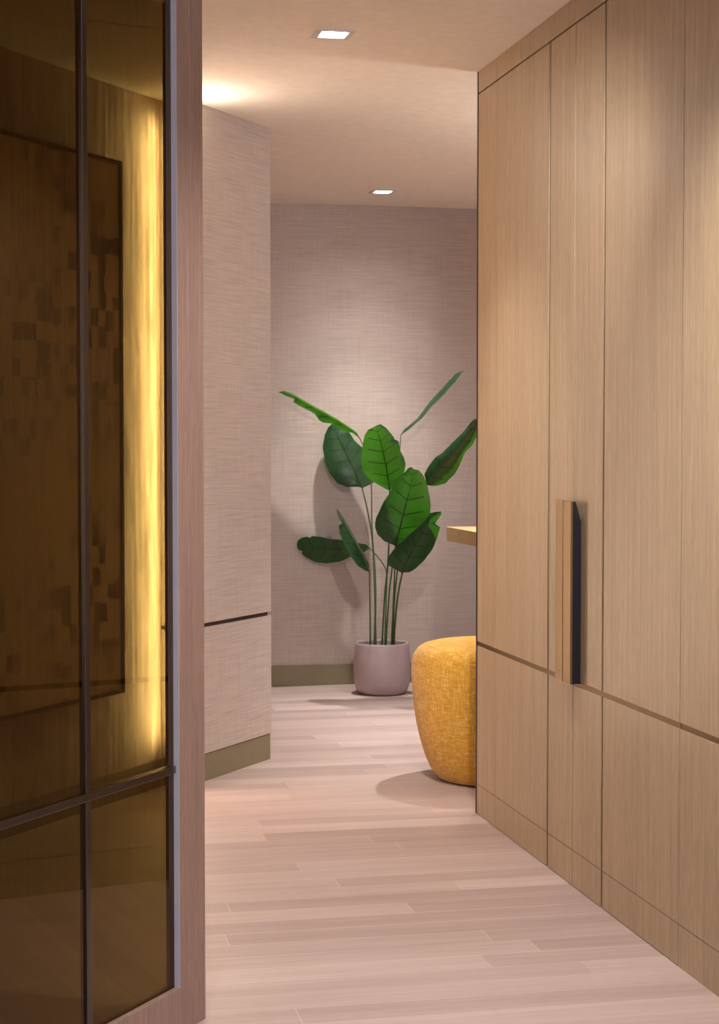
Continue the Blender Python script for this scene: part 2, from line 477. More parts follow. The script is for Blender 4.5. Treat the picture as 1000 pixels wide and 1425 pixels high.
# leaf blades: (left edge, midrib, right edge) per station, base to tip, in metres
LEAVES = {
 'C': [
  ((1.831,7.950,0.979), (1.831,7.950,0.973), (1.831,7.950,0.979)),
  ((1.828,7.954,0.981), (1.830,7.948,0.976), (1.835,7.954,0.983)),
  ((1.824,7.954,0.983), (1.829,7.947,0.980), (1.839,7.954,0.986)),
  ((1.819,7.954,0.985), (1.828,7.944,0.984), (1.842,7.954,0.991)),
  ((1.815,7.954,0.987), (1.827,7.942,0.988), (1.846,7.954,0.995)),
  ((1.809,7.953,0.989), (1.826,7.940,0.993), (1.851,7.953,1.000)),
  ((1.803,7.952,0.993), (1.825,7.938,0.998), (1.855,7.952,1.005)),
  ((1.796,7.951,0.997), (1.823,7.935,1.003), (1.860,7.951,1.010)),
  ((1.788,7.950,1.001), (1.822,7.932,1.009), (1.865,7.950,1.016)),
  ((1.780,7.948,1.006), (1.821,7.929,1.014), (1.869,7.948,1.022)),
  ((1.772,7.946,1.010), (1.819,7.926,1.020), (1.874,7.946,1.030)),
  ((1.763,7.944,1.015), (1.818,7.923,1.027), (1.879,7.944,1.037)),
  ((1.754,7.942,1.020), (1.816,7.920,1.033), (1.885,7.942,1.045)),
  ((1.745,7.940,1.026), (1.814,7.917,1.040), (1.890,7.940,1.053)),
  ((1.735,7.938,1.031), (1.813,7.913,1.047), (1.895,7.938,1.061)),
  ((1.729,7.935,1.037), (1.811,7.910,1.054), (1.898,7.935,1.069)),
  ((1.722,7.932,1.044), (1.809,7.906,1.062), (1.899,7.932,1.077)),
  ((1.716,7.929,1.050), (1.807,7.902,1.069), (1.899,7.929,1.085)),
  ((1.710,7.926,1.057), (1.805,7.898,1.077), (1.900,7.926,1.093)),
  ((1.703,7.923,1.064), (1.804,7.894,1.085), (1.901,7.923,1.102)),
  ((1.696,7.919,1.071), (1.801,7.890,1.093), (1.900,7.919,1.110)),
  ((1.694,7.916,1.079), (1.799,7.886,1.101), (1.897,7.916,1.118)),
  ((1.691,7.912,1.087), (1.796,7.882,1.109), (1.894,7.912,1.126)),
  ((1.689,7.908,1.095), (1.793,7.878,1.117), (1.891,7.908,1.134)),
  ((1.686,7.904,1.103), (1.790,7.874,1.125), (1.887,7.904,1.141)),
  ((1.684,7.900,1.111), (1.788,7.870,1.133), (1.881,7.900,1.149)),
  ((1.681,7.896,1.119), (1.785,7.866,1.141), (1.876,7.896,1.157)),
  ((1.681,7.892,1.128), (1.782,7.862,1.149), (1.871,7.892,1.164)),
  ((1.680,7.887,1.136), (1.780,7.858,1.157), (1.865,7.887,1.172)),
  ((1.680,7.883,1.145), (1.777,7.854,1.165), (1.862,7.883,1.179)),
  ((1.680,7.878,1.153), (1.774,7.850,1.172), (1.861,7.878,1.188)),
  ((1.679,7.874,1.161), (1.772,7.846,1.180), (1.859,7.874,1.196)),
  ((1.679,7.869,1.169), (1.769,7.842,1.187), (1.857,7.869,1.203)),
  ((1.679,7.865,1.177), (1.766,7.838,1.195), (1.855,7.865,1.211)),
  ((1.679,7.860,1.185), (1.763,7.834,1.202), (1.845,7.860,1.217)),
  ((1.679,7.856,1.192), (1.760,7.830,1.209), (1.832,7.856,1.222)),
  ((1.680,7.851,1.200), (1.758,7.827,1.216), (1.829,7.851,1.229)),
  ((1.680,7.847,1.207), (1.755,7.823,1.223), (1.825,7.847,1.235)),
  ((1.681,7.842,1.214), (1.752,7.820,1.229), (1.819,7.842,1.241)),
  ((1.681,7.838,1.221), (1.750,7.817,1.235), (1.813,7.838,1.247)),
  ((1.682,7.834,1.228), (1.748,7.814,1.241), (1.808,7.834,1.252)),
  ((1.682,7.830,1.234), (1.746,7.811,1.247), (1.802,7.830,1.257)),
  ((1.682,7.825,1.240), (1.744,7.808,1.252), (1.797,7.825,1.262)),
  ((1.685,7.821,1.246), (1.742,7.805,1.258), (1.792,7.821,1.267)),
  ((1.688,7.817,1.252), (1.740,7.802,1.263), (1.787,7.817,1.271)),
  ((1.691,7.813,1.258), (1.738,7.800,1.267), (1.782,7.813,1.276)),
  ((1.693,7.809,1.263), (1.736,7.798,1.272), (1.775,7.809,1.280)),
  ((1.696,7.805,1.268), (1.735,7.795,1.276), (1.767,7.805,1.284)),
  ((1.708,7.801,1.261), (1.734,7.793,1.280), (1.760,7.801,1.288)),
  ((1.707,7.797,1.272), (1.732,7.792,1.283), (1.752,7.797,1.292)),
  ((1.731,7.790,1.286), (1.731,7.790,1.286), (1.731,7.790,1.286)),
 ],
 'D': [
  ((1.827,7.820,0.718), (1.827,7.820,0.713), (1.827,7.820,0.718)),
  ((1.827,7.824,0.721), (1.827,7.818,0.717), (1.834,7.824,0.720)),
  ((1.826,7.824,0.724), (1.828,7.816,0.721), (1.840,7.824,0.722)),
  ((1.825,7.824,0.727), (1.828,7.814,0.726), (1.847,7.824,0.725)),
  ((1.802,7.824,0.737), (1.829,7.812,0.731), (1.855,7.824,0.728)),
  ((1.776,7.823,0.748), (1.830,7.810,0.737), (1.863,7.823,0.731)),
  ((1.768,7.822,0.755), (1.831,7.808,0.743), (1.871,7.822,0.735)),
  ((1.760,7.821,0.764), (1.832,7.805,0.749), (1.879,7.821,0.739)),
  ((1.751,7.820,0.772), (1.833,7.802,0.756), (1.887,7.820,0.745)),
  ((1.742,7.818,0.781), (1.834,7.799,0.763), (1.896,7.818,0.750)),
  ((1.738,7.816,0.790), (1.835,7.796,0.770), (1.905,7.816,0.756)),
  ((1.735,7.814,0.798), (1.836,7.793,0.777), (1.914,7.814,0.762)),
  ((1.732,7.812,0.806), (1.837,7.790,0.785), (1.921,7.812,0.768)),
  ((1.730,7.810,0.815), (1.838,7.787,0.793), (1.927,7.810,0.775)),
  ((1.729,7.808,0.824), (1.839,7.783,0.802), (1.933,7.808,0.783)),
  ((1.729,7.805,0.833), (1.841,7.779,0.810), (1.940,7.805,0.790)),
  ((1.730,7.802,0.842), (1.842,7.776,0.819), (1.946,7.802,0.798)),
  ((1.730,7.799,0.851), (1.843,7.772,0.828), (1.953,7.799,0.806)),
  ((1.731,7.796,0.860), (1.845,7.768,0.837), (1.959,7.796,0.814)),
  ((1.734,7.793,0.869), (1.846,7.764,0.847), (1.964,7.793,0.823)),
  ((1.738,7.789,0.878), (1.847,7.760,0.856), (1.968,7.789,0.832)),
  ((1.742,7.786,0.887), (1.849,7.756,0.866), (1.971,7.786,0.841)),
  ((1.746,7.782,0.897), (1.850,7.752,0.875), (1.974,7.782,0.851)),
  ((1.749,7.778,0.906), (1.852,7.748,0.885), (1.977,7.778,0.860)),
  ((1.753,7.774,0.915), (1.853,7.744,0.895), (1.981,7.774,0.870)),
  ((1.757,7.770,0.924), (1.855,7.740,0.904), (1.982,7.770,0.879)),
  ((1.761,7.766,0.934), (1.856,7.736,0.914), (1.982,7.766,0.890)),
  ((1.766,7.762,0.943), (1.858,7.732,0.924), (1.981,7.762,0.900)),
  ((1.771,7.757,0.952), (1.859,7.728,0.934), (1.981,7.757,0.910)),
  ((1.775,7.753,0.961), (1.861,7.724,0.943), (1.980,7.753,0.920)),
  ((1.780,7.748,0.970), (1.863,7.720,0.953), (1.978,7.748,0.930)),
  ((1.784,7.744,0.978), (1.864,7.716,0.962), (1.976,7.744,0.940)),
  ((1.787,7.739,0.987), (1.866,7.712,0.971), (1.974,7.739,0.950)),
  ((1.790,7.735,0.996), (1.867,7.708,0.980), (1.971,7.735,0.960)),
  ((1.793,7.730,1.004), (1.869,7.704,0.989), (1.967,7.730,0.970)),
  ((1.795,7.726,1.013), (1.870,7.700,0.998), (1.964,7.726,0.980)),
  ((1.798,7.721,1.021), (1.871,7.697,1.006), (1.961,7.721,0.989)),
  ((1.803,7.717,1.028), (1.873,7.693,1.014), (1.957,7.717,0.998)),
  ((1.808,7.712,1.035), (1.872,7.690,1.022), (1.954,7.712,1.007)),
  ((1.813,7.708,1.042), (1.871,7.687,1.030), (1.950,7.708,1.016)),
  ((1.818,7.704,1.049), (1.871,7.684,1.038), (1.946,7.704,1.024)),
  ((1.822,7.699,1.055), (1.870,7.681,1.045), (1.942,7.699,1.032)),
  ((1.829,7.695,1.061), (1.869,7.678,1.052), (1.938,7.695,1.040)),
  ((1.835,7.691,1.066), (1.868,7.675,1.059), (1.934,7.691,1.047)),
  ((1.841,7.687,1.071), (1.868,7.672,1.066), (1.930,7.687,1.054)),
  ((1.845,7.683,1.076), (1.867,7.670,1.072), (1.924,7.683,1.061)),
  ((1.848,7.679,1.081), (1.867,7.668,1.077), (1.917,7.679,1.068)),
  ((1.851,7.675,1.086), (1.866,7.665,1.082), (1.910,7.675,1.074)),
  ((1.855,7.671,1.090), (1.865,7.663,1.087), (1.904,7.671,1.080)),
  ((1.861,7.667,1.093), (1.865,7.662,1.092), (1.879,7.667,1.084)),
  ((1.865,7.660,1.096), (1.865,7.660,1.096), (1.865,7.660,1.096)),
 ],
 'E': [
  ((1.856,7.800,0.601), (1.856,7.800,0.598), (1.856,7.800,0.601)),
  ((1.789,7.803,0.637), (1.857,7.798,0.602), (1.862,7.801,0.602)),
  ((1.787,7.803,0.647), (1.858,7.795,0.606), (1.868,7.800,0.602)),
  ((1.785,7.802,0.656), (1.859,7.792,0.610), (1.874,7.799,0.602)),
  ((1.786,7.801,0.661), (1.860,7.789,0.614), (1.881,7.797,0.603)),
  ((1.787,7.799,0.666), (1.861,7.786,0.619), (1.888,7.795,0.603)),
  ((1.788,7.797,0.671), (1.862,7.782,0.624), (1.893,7.792,0.606)),
  ((1.790,7.795,0.677), (1.863,7.778,0.630), (1.898,7.789,0.609)),
  ((1.791,7.792,0.683), (1.865,7.774,0.635), (1.903,7.786,0.612)),
  ((1.794,7.789,0.688), (1.866,7.770,0.641), (1.908,7.783,0.616)),
  ((1.798,7.786,0.693), (1.867,7.766,0.648), (1.914,7.779,0.620)),
  ((1.801,7.783,0.698), (1.869,7.761,0.654), (1.919,7.776,0.624)),
  ((1.805,7.779,0.704), (1.870,7.757,0.661), (1.923,7.772,0.630)),
  ((1.809,7.775,0.710), (1.872,7.752,0.668), (1.927,7.768,0.635)),
  ((1.813,7.771,0.715), (1.874,7.747,0.675), (1.931,7.763,0.641)),
  ((1.817,7.767,0.722), (1.875,7.742,0.683), (1.936,7.759,0.646)),
  ((1.822,7.763,0.727), (1.878,7.737,0.690), (1.941,7.754,0.652)),
  ((1.827,7.758,0.733), (1.881,7.731,0.697), (1.945,7.749,0.658)),
  ((1.832,7.753,0.739), (1.884,7.726,0.704), (1.950,7.744,0.665)),
  ((1.837,7.748,0.745), (1.887,7.720,0.712), (1.954,7.739,0.672)),
  ((1.843,7.743,0.751), (1.890,7.714,0.719), (1.958,7.734,0.679)),
  ((1.848,7.738,0.757), (1.893,7.708,0.726), (1.962,7.728,0.686)),
  ((1.854,7.732,0.763), (1.897,7.703,0.734), (1.966,7.722,0.693)),
  ((1.859,7.727,0.770), (1.900,7.697,0.742), (1.970,7.717,0.700)),
  ((1.864,7.721,0.776), (1.903,7.691,0.749), (1.974,7.711,0.707)),
  ((1.870,7.715,0.782), (1.906,7.685,0.757), (1.977,7.705,0.715)),
  ((1.875,7.709,0.788), (1.909,7.679,0.764), (1.979,7.699,0.723)),
  ((1.881,7.703,0.795), (1.912,7.673,0.772), (1.981,7.693,0.732)),
  ((1.886,7.697,0.801), (1.915,7.667,0.780), (1.983,7.687,0.740)),
  ((1.891,7.691,0.807), (1.917,7.662,0.788), (1.984,7.681,0.749)),
  ((1.896,7.684,0.813), (1.920,7.656,0.796), (1.986,7.675,0.757)),
  ((1.901,7.678,0.820), (1.923,7.650,0.803), (1.988,7.669,0.765)),
  ((1.906,7.672,0.825), (1.925,7.644,0.811), (1.990,7.663,0.773)),
  ((1.911,7.666,0.831), (1.928,7.639,0.818), (1.991,7.657,0.781)),
  ((1.916,7.660,0.837), (1.930,7.633,0.825), (1.991,7.651,0.789)),
  ((1.920,7.654,0.843), (1.932,7.628,0.832), (1.992,7.645,0.797)),
  ((1.925,7.647,0.848), (1.935,7.623,0.839), (1.993,7.639,0.805)),
  ((1.928,7.641,0.854), (1.937,7.618,0.846), (1.993,7.634,0.813)),
  ((1.930,7.636,0.860), (1.939,7.613,0.852), (1.994,7.628,0.820)),
  ((1.933,7.630,0.866), (1.942,7.609,0.858), (1.964,7.623,0.831)),
  ((1.935,7.624,0.872), (1.947,7.604,0.862), (1.969,7.617,0.841)),
  ((1.937,7.619,0.877), (1.951,7.600,0.866), (1.974,7.612,0.851)),
  ((1.939,7.613,0.882), (1.956,7.596,0.870), (1.978,7.607,0.858)),
  ((1.942,7.608,0.887), (1.960,7.592,0.874), (1.980,7.602,0.863)),
  ((1.948,7.603,0.888), (1.964,7.588,0.878), (1.982,7.598,0.868)),
  ((1.954,7.598,0.890), (1.967,7.584,0.881), (1.984,7.593,0.872)),
  ((1.960,7.593,0.892), (1.970,7.581,0.884), (1.986,7.589,0.876)),
  ((1.966,7.588,0.893), (1.974,7.578,0.887), (1.987,7.585,0.880)),
  ((1.972,7.583,0.893), (1.977,7.575,0.890), (1.986,7.580,0.885)),
  ((1.978,7.578,0.894), (1.979,7.572,0.892), (1.984,7.576,0.890)),
  ((1.982,7.570,0.895), (1.982,7.570,0.895), (1.982,7.570,0.895)),
 ],
 'F': [
  ((2.011,7.950,1.007), (2.013,7.950,1.006), (2.011,7.950,1.007)),
  ((2.010,7.954,1.014), (2.015,7.949,1.010), (2.025,7.952,1.003)),
  ((2.009,7.955,1.022), (2.018,7.947,1.014), (2.034,7.952,1.002)),
  ((2.007,7.955,1.030), (2.020,7.946,1.018), (2.043,7.952,1.002)),
  ((2.005,7.955,1.039), (2.023,7.944,1.023), (2.053,7.952,1.002)),
  ((2.002,7.955,1.049), (2.026,7.942,1.028), (2.062,7.951,1.003)),
  ((2.001,7.955,1.058), (2.030,7.940,1.034), (2.070,7.950,1.005)),
  ((2.004,7.954,1.064), (2.033,7.938,1.039), (2.079,7.949,1.007)),
  ((2.007,7.953,1.071), (2.037,7.936,1.046), (2.087,7.947,1.010)),
  ((2.010,7.952,1.078), (2.041,7.933,1.052), (2.097,7.946,1.012)),
  ((2.014,7.951,1.086), (2.045,7.931,1.059), (2.105,7.944,1.016)),
  ((2.018,7.949,1.093), (2.049,7.928,1.066), (2.110,7.942,1.022)),
  ((2.023,7.948,1.100), (2.054,7.926,1.073), (2.116,7.941,1.029)),
  ((2.028,7.946,1.107), (2.058,7.923,1.081), (2.122,7.939,1.035)),
  ((2.034,7.944,1.115), (2.063,7.920,1.088), (2.129,7.936,1.042)),
  ((2.039,7.942,1.122), (2.068,7.917,1.096), (2.135,7.934,1.049)),
  ((2.045,7.940,1.130), (2.073,7.914,1.105), (2.142,7.932,1.056)),
  ((2.051,7.938,1.138), (2.079,7.911,1.112), (2.147,7.929,1.065)),
  ((2.059,7.936,1.144), (2.085,7.908,1.120), (2.151,7.926,1.074)),
  ((2.068,7.933,1.150), (2.092,7.905,1.127), (2.156,7.924,1.083)),
  ((2.077,7.930,1.156), (2.098,7.902,1.135), (2.161,7.921,1.092)),
  ((2.086,7.928,1.163), (2.105,7.898,1.143), (2.165,7.918,1.102)),
  ((2.093,7.925,1.171), (2.112,7.895,1.151), (2.169,7.915,1.113)),
  ((2.100,7.921,1.179), (2.119,7.892,1.159), (2.172,7.912,1.123)),
  ((2.108,7.918,1.186), (2.125,7.888,1.167), (2.176,7.908,1.134)),
  ((2.115,7.915,1.194), (2.132,7.885,1.176), (2.179,7.905,1.145)),
  ((2.122,7.912,1.202), (2.139,7.882,1.184), (2.183,7.902,1.155)),
  ((2.129,7.908,1.210), (2.144,7.878,1.193), (2.188,7.898,1.165)),
  ((2.136,7.905,1.218), (2.150,7.875,1.202), (2.195,7.895,1.173)),
  ((2.143,7.901,1.226), (2.156,7.872,1.211), (2.202,7.891,1.180)),
  ((2.150,7.897,1.233), (2.161,7.869,1.219), (2.209,7.888,1.188)),
  ((2.157,7.894,1.241), (2.167,7.865,1.228), (2.216,7.884,1.196)),
  ((2.164,7.890,1.248), (2.172,7.862,1.236), (2.220,7.880,1.204)),
  ((2.171,7.886,1.256), (2.177,7.859,1.245), (2.224,7.877,1.214)),
  ((2.176,7.882,1.263), (2.183,7.856,1.253), (2.228,7.873,1.223)),
  ((2.182,7.878,1.271), (2.188,7.853,1.260), (2.232,7.870,1.232)),
  ((2.187,7.874,1.278), (2.193,7.850,1.268), (2.235,7.866,1.241)),
  ((2.191,7.871,1.286), (2.199,7.847,1.275), (2.238,7.863,1.250)),
  ((2.196,7.867,1.293), (2.204,7.844,1.282), (2.241,7.859,1.258)),
  ((2.200,7.863,1.300), (2.208,7.842,1.289), (2.244,7.856,1.266)),
  ((2.205,7.859,1.306), (2.213,7.839,1.296), (2.247,7.853,1.274)),
  ((2.209,7.856,1.312), (2.217,7.837,1.302), (2.249,7.849,1.282)),
  ((2.216,7.852,1.317), (2.222,7.834,1.308), (2.249,7.846,1.290)),
  ((2.222,7.848,1.320), (2.226,7.832,1.314), (2.249,7.843,1.299)),
  ((2.229,7.845,1.323), (2.229,7.830,1.319), (2.249,7.840,1.307)),
  ((2.233,7.841,1.327), (2.233,7.828,1.324), (2.249,7.837,1.315)),
  ((2.237,7.838,1.331), (2.236,7.826,1.329), (2.249,7.834,1.322)),
  ((2.240,7.834,1.335), (2.240,7.824,1.334), (2.249,7.831,1.328)),
  ((2.243,7.831,1.339), (2.242,7.823,1.338), (2.249,7.828,1.334)),
  ((2.246,7.827,1.342), (2.245,7.821,1.342), (2.248,7.825,1.340)),
  ((2.248,7.820,1.345), (2.248,7.820,1.345), (2.248,7.820,1.345)),
 ],
 'G': [
  ((1.925,8.120,1.246), (1.925,8.120,1.246), (1.925,8.120,1.246)),
  ((1.929,8.125,1.250), (1.928,8.119,1.248), (1.927,8.113,1.248)),
  ((1.932,8.127,1.254), (1.932,8.118,1.252), (1.931,8.109,1.251)),
  ((1.935,8.128,1.259), (1.936,8.117,1.255), (1.935,8.105,1.254)),
  ((1.939,8.129,1.264), (1.940,8.115,1.259), (1.939,8.102,1.257)),
  ((1.942,8.129,1.269), (1.945,8.114,1.263), (1.944,8.098,1.260)),
  ((1.947,8.129,1.274), (1.950,8.112,1.268), (1.949,8.095,1.264)),
  ((1.953,8.130,1.279), (1.955,8.111,1.272), (1.954,8.092,1.268)),
  ((1.959,8.129,1.283), (1.960,8.109,1.277), (1.960,8.088,1.272)),
  ((1.965,8.129,1.288), (1.966,8.107,1.282), (1.965,8.085,1.278)),
  ((1.971,8.129,1.294), (1.972,8.105,1.288), (1.971,8.082,1.283)),
  ((1.978,8.128,1.299), (1.978,8.103,1.293), (1.977,8.079,1.288)),
  ((1.985,8.127,1.305), (1.985,8.101,1.299), (1.983,8.075,1.294)),
  ((1.992,8.127,1.311), (1.992,8.099,1.305), (1.990,8.072,1.300)),
  ((1.999,8.125,1.317), (1.999,8.097,1.311), (1.996,8.068,1.306)),
  ((2.007,8.124,1.324), (2.006,8.095,1.317), (2.003,8.065,1.312)),
  ((2.013,8.123,1.331), (2.013,8.092,1.324), (2.010,8.062,1.319)),
  ((2.019,8.121,1.340), (2.019,8.090,1.332), (2.017,8.059,1.326)),
  ((2.025,8.120,1.348), (2.025,8.088,1.340), (2.023,8.055,1.334)),
  ((2.031,8.118,1.357), (2.031,8.085,1.349), (2.029,8.052,1.342)),
  ((2.037,8.116,1.366), (2.037,8.083,1.357), (2.035,8.049,1.350)),
  ((2.043,8.114,1.375), (2.043,8.080,1.366), (2.042,8.046,1.359)),
  ((2.050,8.112,1.384), (2.050,8.078,1.375), (2.048,8.043,1.367)),
  ((2.056,8.110,1.393), (2.056,8.075,1.384), (2.054,8.040,1.376)),
  ((2.062,8.107,1.402), (2.063,8.073,1.392), (2.062,8.038,1.384)),
  ((2.069,8.105,1.410), (2.070,8.070,1.400), (2.069,8.035,1.392)),
  ((2.077,8.102,1.419), (2.077,8.067,1.409), (2.077,8.033,1.400)),
  ((2.084,8.100,1.427), (2.085,8.065,1.417), (2.084,8.030,1.407)),
  ((2.091,8.097,1.435), (2.092,8.062,1.425), (2.092,8.028,1.415)),
  ((2.098,8.094,1.443), (2.099,8.060,1.433), (2.099,8.026,1.423)),
  ((2.105,8.091,1.451), (2.106,8.057,1.440), (2.107,8.024,1.431)),
  ((2.112,8.088,1.459), (2.113,8.055,1.448), (2.114,8.022,1.438)),
  ((2.118,8.085,1.466), (2.120,8.052,1.456), (2.121,8.020,1.446)),
  ((2.125,8.081,1.474), (2.127,8.050,1.463), (2.128,8.018,1.454)),
  ((2.131,8.078,1.481), (2.133,8.048,1.471), (2.134,8.017,1.461)),
  ((2.137,8.075,1.489), (2.139,8.045,1.478), (2.141,8.016,1.469)),
  ((2.143,8.072,1.496), (2.146,8.043,1.485), (2.147,8.015,1.476)),
  ((2.149,8.068,1.503), (2.152,8.041,1.492), (2.153,8.014,1.483)),
  ((2.154,8.065,1.510), (2.158,8.039,1.499), (2.159,8.013,1.490)),
  ((2.160,8.062,1.516), (2.163,8.037,1.506), (2.165,8.012,1.496)),
  ((2.165,8.058,1.522), (2.168,8.035,1.512), (2.171,8.011,1.503)),
  ((2.169,8.055,1.528), (2.174,8.033,1.518), (2.175,8.011,1.510)),
  ((2.174,8.052,1.534), (2.179,8.031,1.523), (2.180,8.011,1.516)),
  ((2.178,8.048,1.539), (2.184,8.029,1.528), (2.185,8.011,1.522)),
  ((2.185,8.045,1.542), (2.189,8.028,1.533), (2.189,8.011,1.528)),
  ((2.191,8.042,1.545), (2.194,8.026,1.538), (2.193,8.011,1.534)),
  ((2.196,8.038,1.548), (2.198,8.025,1.542), (2.197,8.011,1.539)),
  ((2.201,8.035,1.550), (2.202,8.023,1.546), (2.201,8.012,1.543)),
  ((2.206,8.031,1.552), (2.206,8.022,1.550), (2.205,8.013,1.548)),
  ((2.210,8.027,1.554), (2.209,8.021,1.553), (2.208,8.015,1.552)),
  ((2.212,8.020,1.556), (2.212,8.020,1.556), (2.212,8.020,1.556)),
 ],
 'A': [
  ((1.748,8.225,1.222), (1.748,8.225,1.222), (1.748,8.225,1.222)),
  ((1.742,8.207,1.226), (1.746,8.225,1.226), (1.746,8.231,1.225)),
  ((1.737,8.199,1.232), (1.742,8.226,1.231), (1.743,8.233,1.229)),
  ((1.733,8.193,1.238), (1.739,8.226,1.236), (1.739,8.236,1.233)),
  ((1.728,8.188,1.244), (1.735,8.226,1.242), (1.735,8.238,1.238)),
  ((1.723,8.182,1.251), (1.730,8.227,1.248), (1.730,8.240,1.242)),
  ((1.718,8.178,1.258), (1.725,8.227,1.252), (1.724,8.242,1.246)),
  ((1.711,8.174,1.262), (1.718,8.227,1.256), (1.718,8.243,1.251)),
  ((1.704,8.169,1.267), (1.712,8.228,1.261), (1.712,8.245,1.255)),
  ((1.696,8.165,1.272), (1.705,8.228,1.266), (1.703,8.247,1.257)),
  ((1.688,8.162,1.276), (1.698,8.229,1.271), (1.694,8.249,1.259)),
  ((1.679,8.158,1.282), (1.690,8.229,1.276), (1.686,8.250,1.261)),
  ((1.671,8.155,1.287), (1.682,8.230,1.281), (1.677,8.252,1.264)),
  ((1.662,8.152,1.292), (1.674,8.230,1.286), (1.667,8.254,1.267)),
  ((1.653,8.149,1.298), (1.665,8.231,1.292), (1.657,8.255,1.271)),
  ((1.644,8.147,1.303), (1.657,8.231,1.297), (1.648,8.257,1.275)),
  ((1.634,8.145,1.309), (1.647,8.232,1.303), (1.640,8.258,1.281)),
  ((1.625,8.143,1.315), (1.638,8.232,1.309), (1.631,8.259,1.288)),
  ((1.615,8.141,1.321), (1.629,8.233,1.315), (1.622,8.261,1.294)),
  ((1.605,8.139,1.327), (1.619,8.234,1.320), (1.612,8.262,1.300)),
  ((1.595,8.138,1.332), (1.609,8.234,1.326), (1.600,8.263,1.302)),
  ((1.584,8.137,1.338), (1.599,8.235,1.332), (1.587,8.264,1.303)),
  ((1.574,8.137,1.343), (1.589,8.236,1.337), (1.574,8.265,1.304)),
  ((1.564,8.137,1.349), (1.578,8.236,1.343), (1.563,8.266,1.309)),
  ((1.553,8.137,1.355), (1.568,8.237,1.349), (1.553,8.267,1.315)),
  ((1.543,8.137,1.361), (1.557,8.238,1.355), (1.545,8.268,1.325)),
  ((1.533,8.138,1.366), (1.547,8.238,1.360), (1.538,8.268,1.336)),
  ((1.522,8.139,1.372), (1.536,8.239,1.366), (1.530,8.269,1.347)),
  ((1.512,8.141,1.377), (1.526,8.239,1.371), (1.520,8.269,1.353)),
  ((1.502,8.143,1.383), (1.516,8.240,1.377), (1.510,8.269,1.359)),
  ((1.493,8.145,1.388), (1.505,8.241,1.382), (1.499,8.270,1.364)),
  ((1.483,8.147,1.394), (1.495,8.241,1.388), (1.489,8.270,1.369)),
  ((1.474,8.150,1.399), (1.485,8.242,1.393), (1.478,8.270,1.374)),
  ((1.464,8.153,1.405), (1.476,8.242,1.399), (1.468,8.270,1.379)),
  ((1.456,8.156,1.410), (1.466,8.243,1.404), (1.459,8.269,1.384)),
  ((1.447,8.159,1.415), (1.457,8.244,1.410), (1.449,8.269,1.389)),
  ((1.439,8.163,1.420), (1.448,8.244,1.415), (1.440,8.269,1.395)),
  ((1.431,8.167,1.425), (1.440,8.245,1.420), (1.432,8.268,1.400)),
  ((1.423,8.171,1.430), (1.431,8.245,1.425), (1.423,8.268,1.405)),
  ((1.415,8.175,1.435), (1.423,8.246,1.430), (1.432,8.267,1.418)),
  ((1.408,8.179,1.440), (1.416,8.246,1.435), (1.421,8.266,1.422)),
  ((1.402,8.184,1.444), (1.408,8.247,1.438), (1.410,8.266,1.426)),
  ((1.394,8.189,1.447), (1.400,8.247,1.441), (1.399,8.265,1.430)),
  ((1.387,8.194,1.449), (1.392,8.248,1.443), (1.389,8.264,1.433)),
  ((1.381,8.199,1.452), (1.385,8.248,1.446), (1.382,8.263,1.437)),
  ((1.375,8.204,1.454), (1.378,8.248,1.448), (1.375,8.262,1.440)),
  ((1.369,8.210,1.456), (1.371,8.249,1.450), (1.369,8.260,1.443)),
  ((1.363,8.216,1.456), (1.365,8.249,1.451), (1.363,8.259,1.446)),
  ((1.356,8.223,1.454), (1.358,8.249,1.451), (1.358,8.257,1.448)),
  ((1.351,8.232,1.453), (1.353,8.250,1.452), (1.353,8.255,1.450)),
  ((1.347,8.250,1.452), (1.347,8.250,1.452), (1.347,8.250,1.452)),
 ],
 'B': [
  ((1.767,8.270,0.986), (1.767,8.270,0.982), (1.767,8.270,0.986)),
  ((1.764,8.275,0.987), (1.766,8.271,0.986), (1.823,8.275,1.009)),
  ((1.760,8.277,0.988), (1.764,8.272,0.989), (1.824,8.277,1.014)),
  ((1.755,8.280,0.990), (1.763,8.273,0.993), (1.826,8.280,1.019)),
  ((1.748,8.282,0.991), (1.761,8.274,0.998), (1.827,8.282,1.025)),
  ((1.736,8.284,0.991), (1.760,8.276,1.002), (1.829,8.284,1.032)),
  ((1.724,8.287,0.991), (1.758,8.277,1.007), (1.830,8.287,1.038)),
  ((1.711,8.289,0.991), (1.756,8.278,1.012), (1.832,8.289,1.045)),
  ((1.697,8.292,0.991), (1.754,8.280,1.018), (1.833,8.292,1.053)),
  ((1.688,8.294,0.993), (1.751,8.282,1.024), (1.832,8.294,1.059)),
  ((1.679,8.297,0.996), (1.749,8.283,1.030), (1.831,8.297,1.066)),
  ((1.671,8.299,1.000), (1.747,8.285,1.036), (1.830,8.299,1.073)),
  ((1.661,8.302,1.003), (1.744,8.287,1.043), (1.829,8.302,1.080)),
  ((1.652,8.304,1.007), (1.742,8.289,1.049), (1.828,8.304,1.087)),
  ((1.647,8.307,1.012), (1.739,8.291,1.056), (1.827,8.307,1.095)),
  ((1.642,8.310,1.019), (1.736,8.293,1.064), (1.826,8.310,1.103)),
  ((1.638,8.312,1.025), (1.733,8.295,1.071), (1.825,8.312,1.111)),
  ((1.633,8.315,1.032), (1.730,8.297,1.079), (1.824,8.315,1.119)),
  ((1.628,8.318,1.039), (1.727,8.299,1.086), (1.823,8.318,1.128)),
  ((1.623,8.320,1.046), (1.724,8.301,1.094), (1.821,8.320,1.137)),
  ((1.618,8.323,1.053), (1.721,8.303,1.102), (1.816,8.323,1.143)),
  ((1.613,8.325,1.060), (1.717,8.306,1.110), (1.810,8.325,1.150)),
  ((1.611,8.328,1.068), (1.714,8.308,1.118), (1.804,8.328,1.157)),
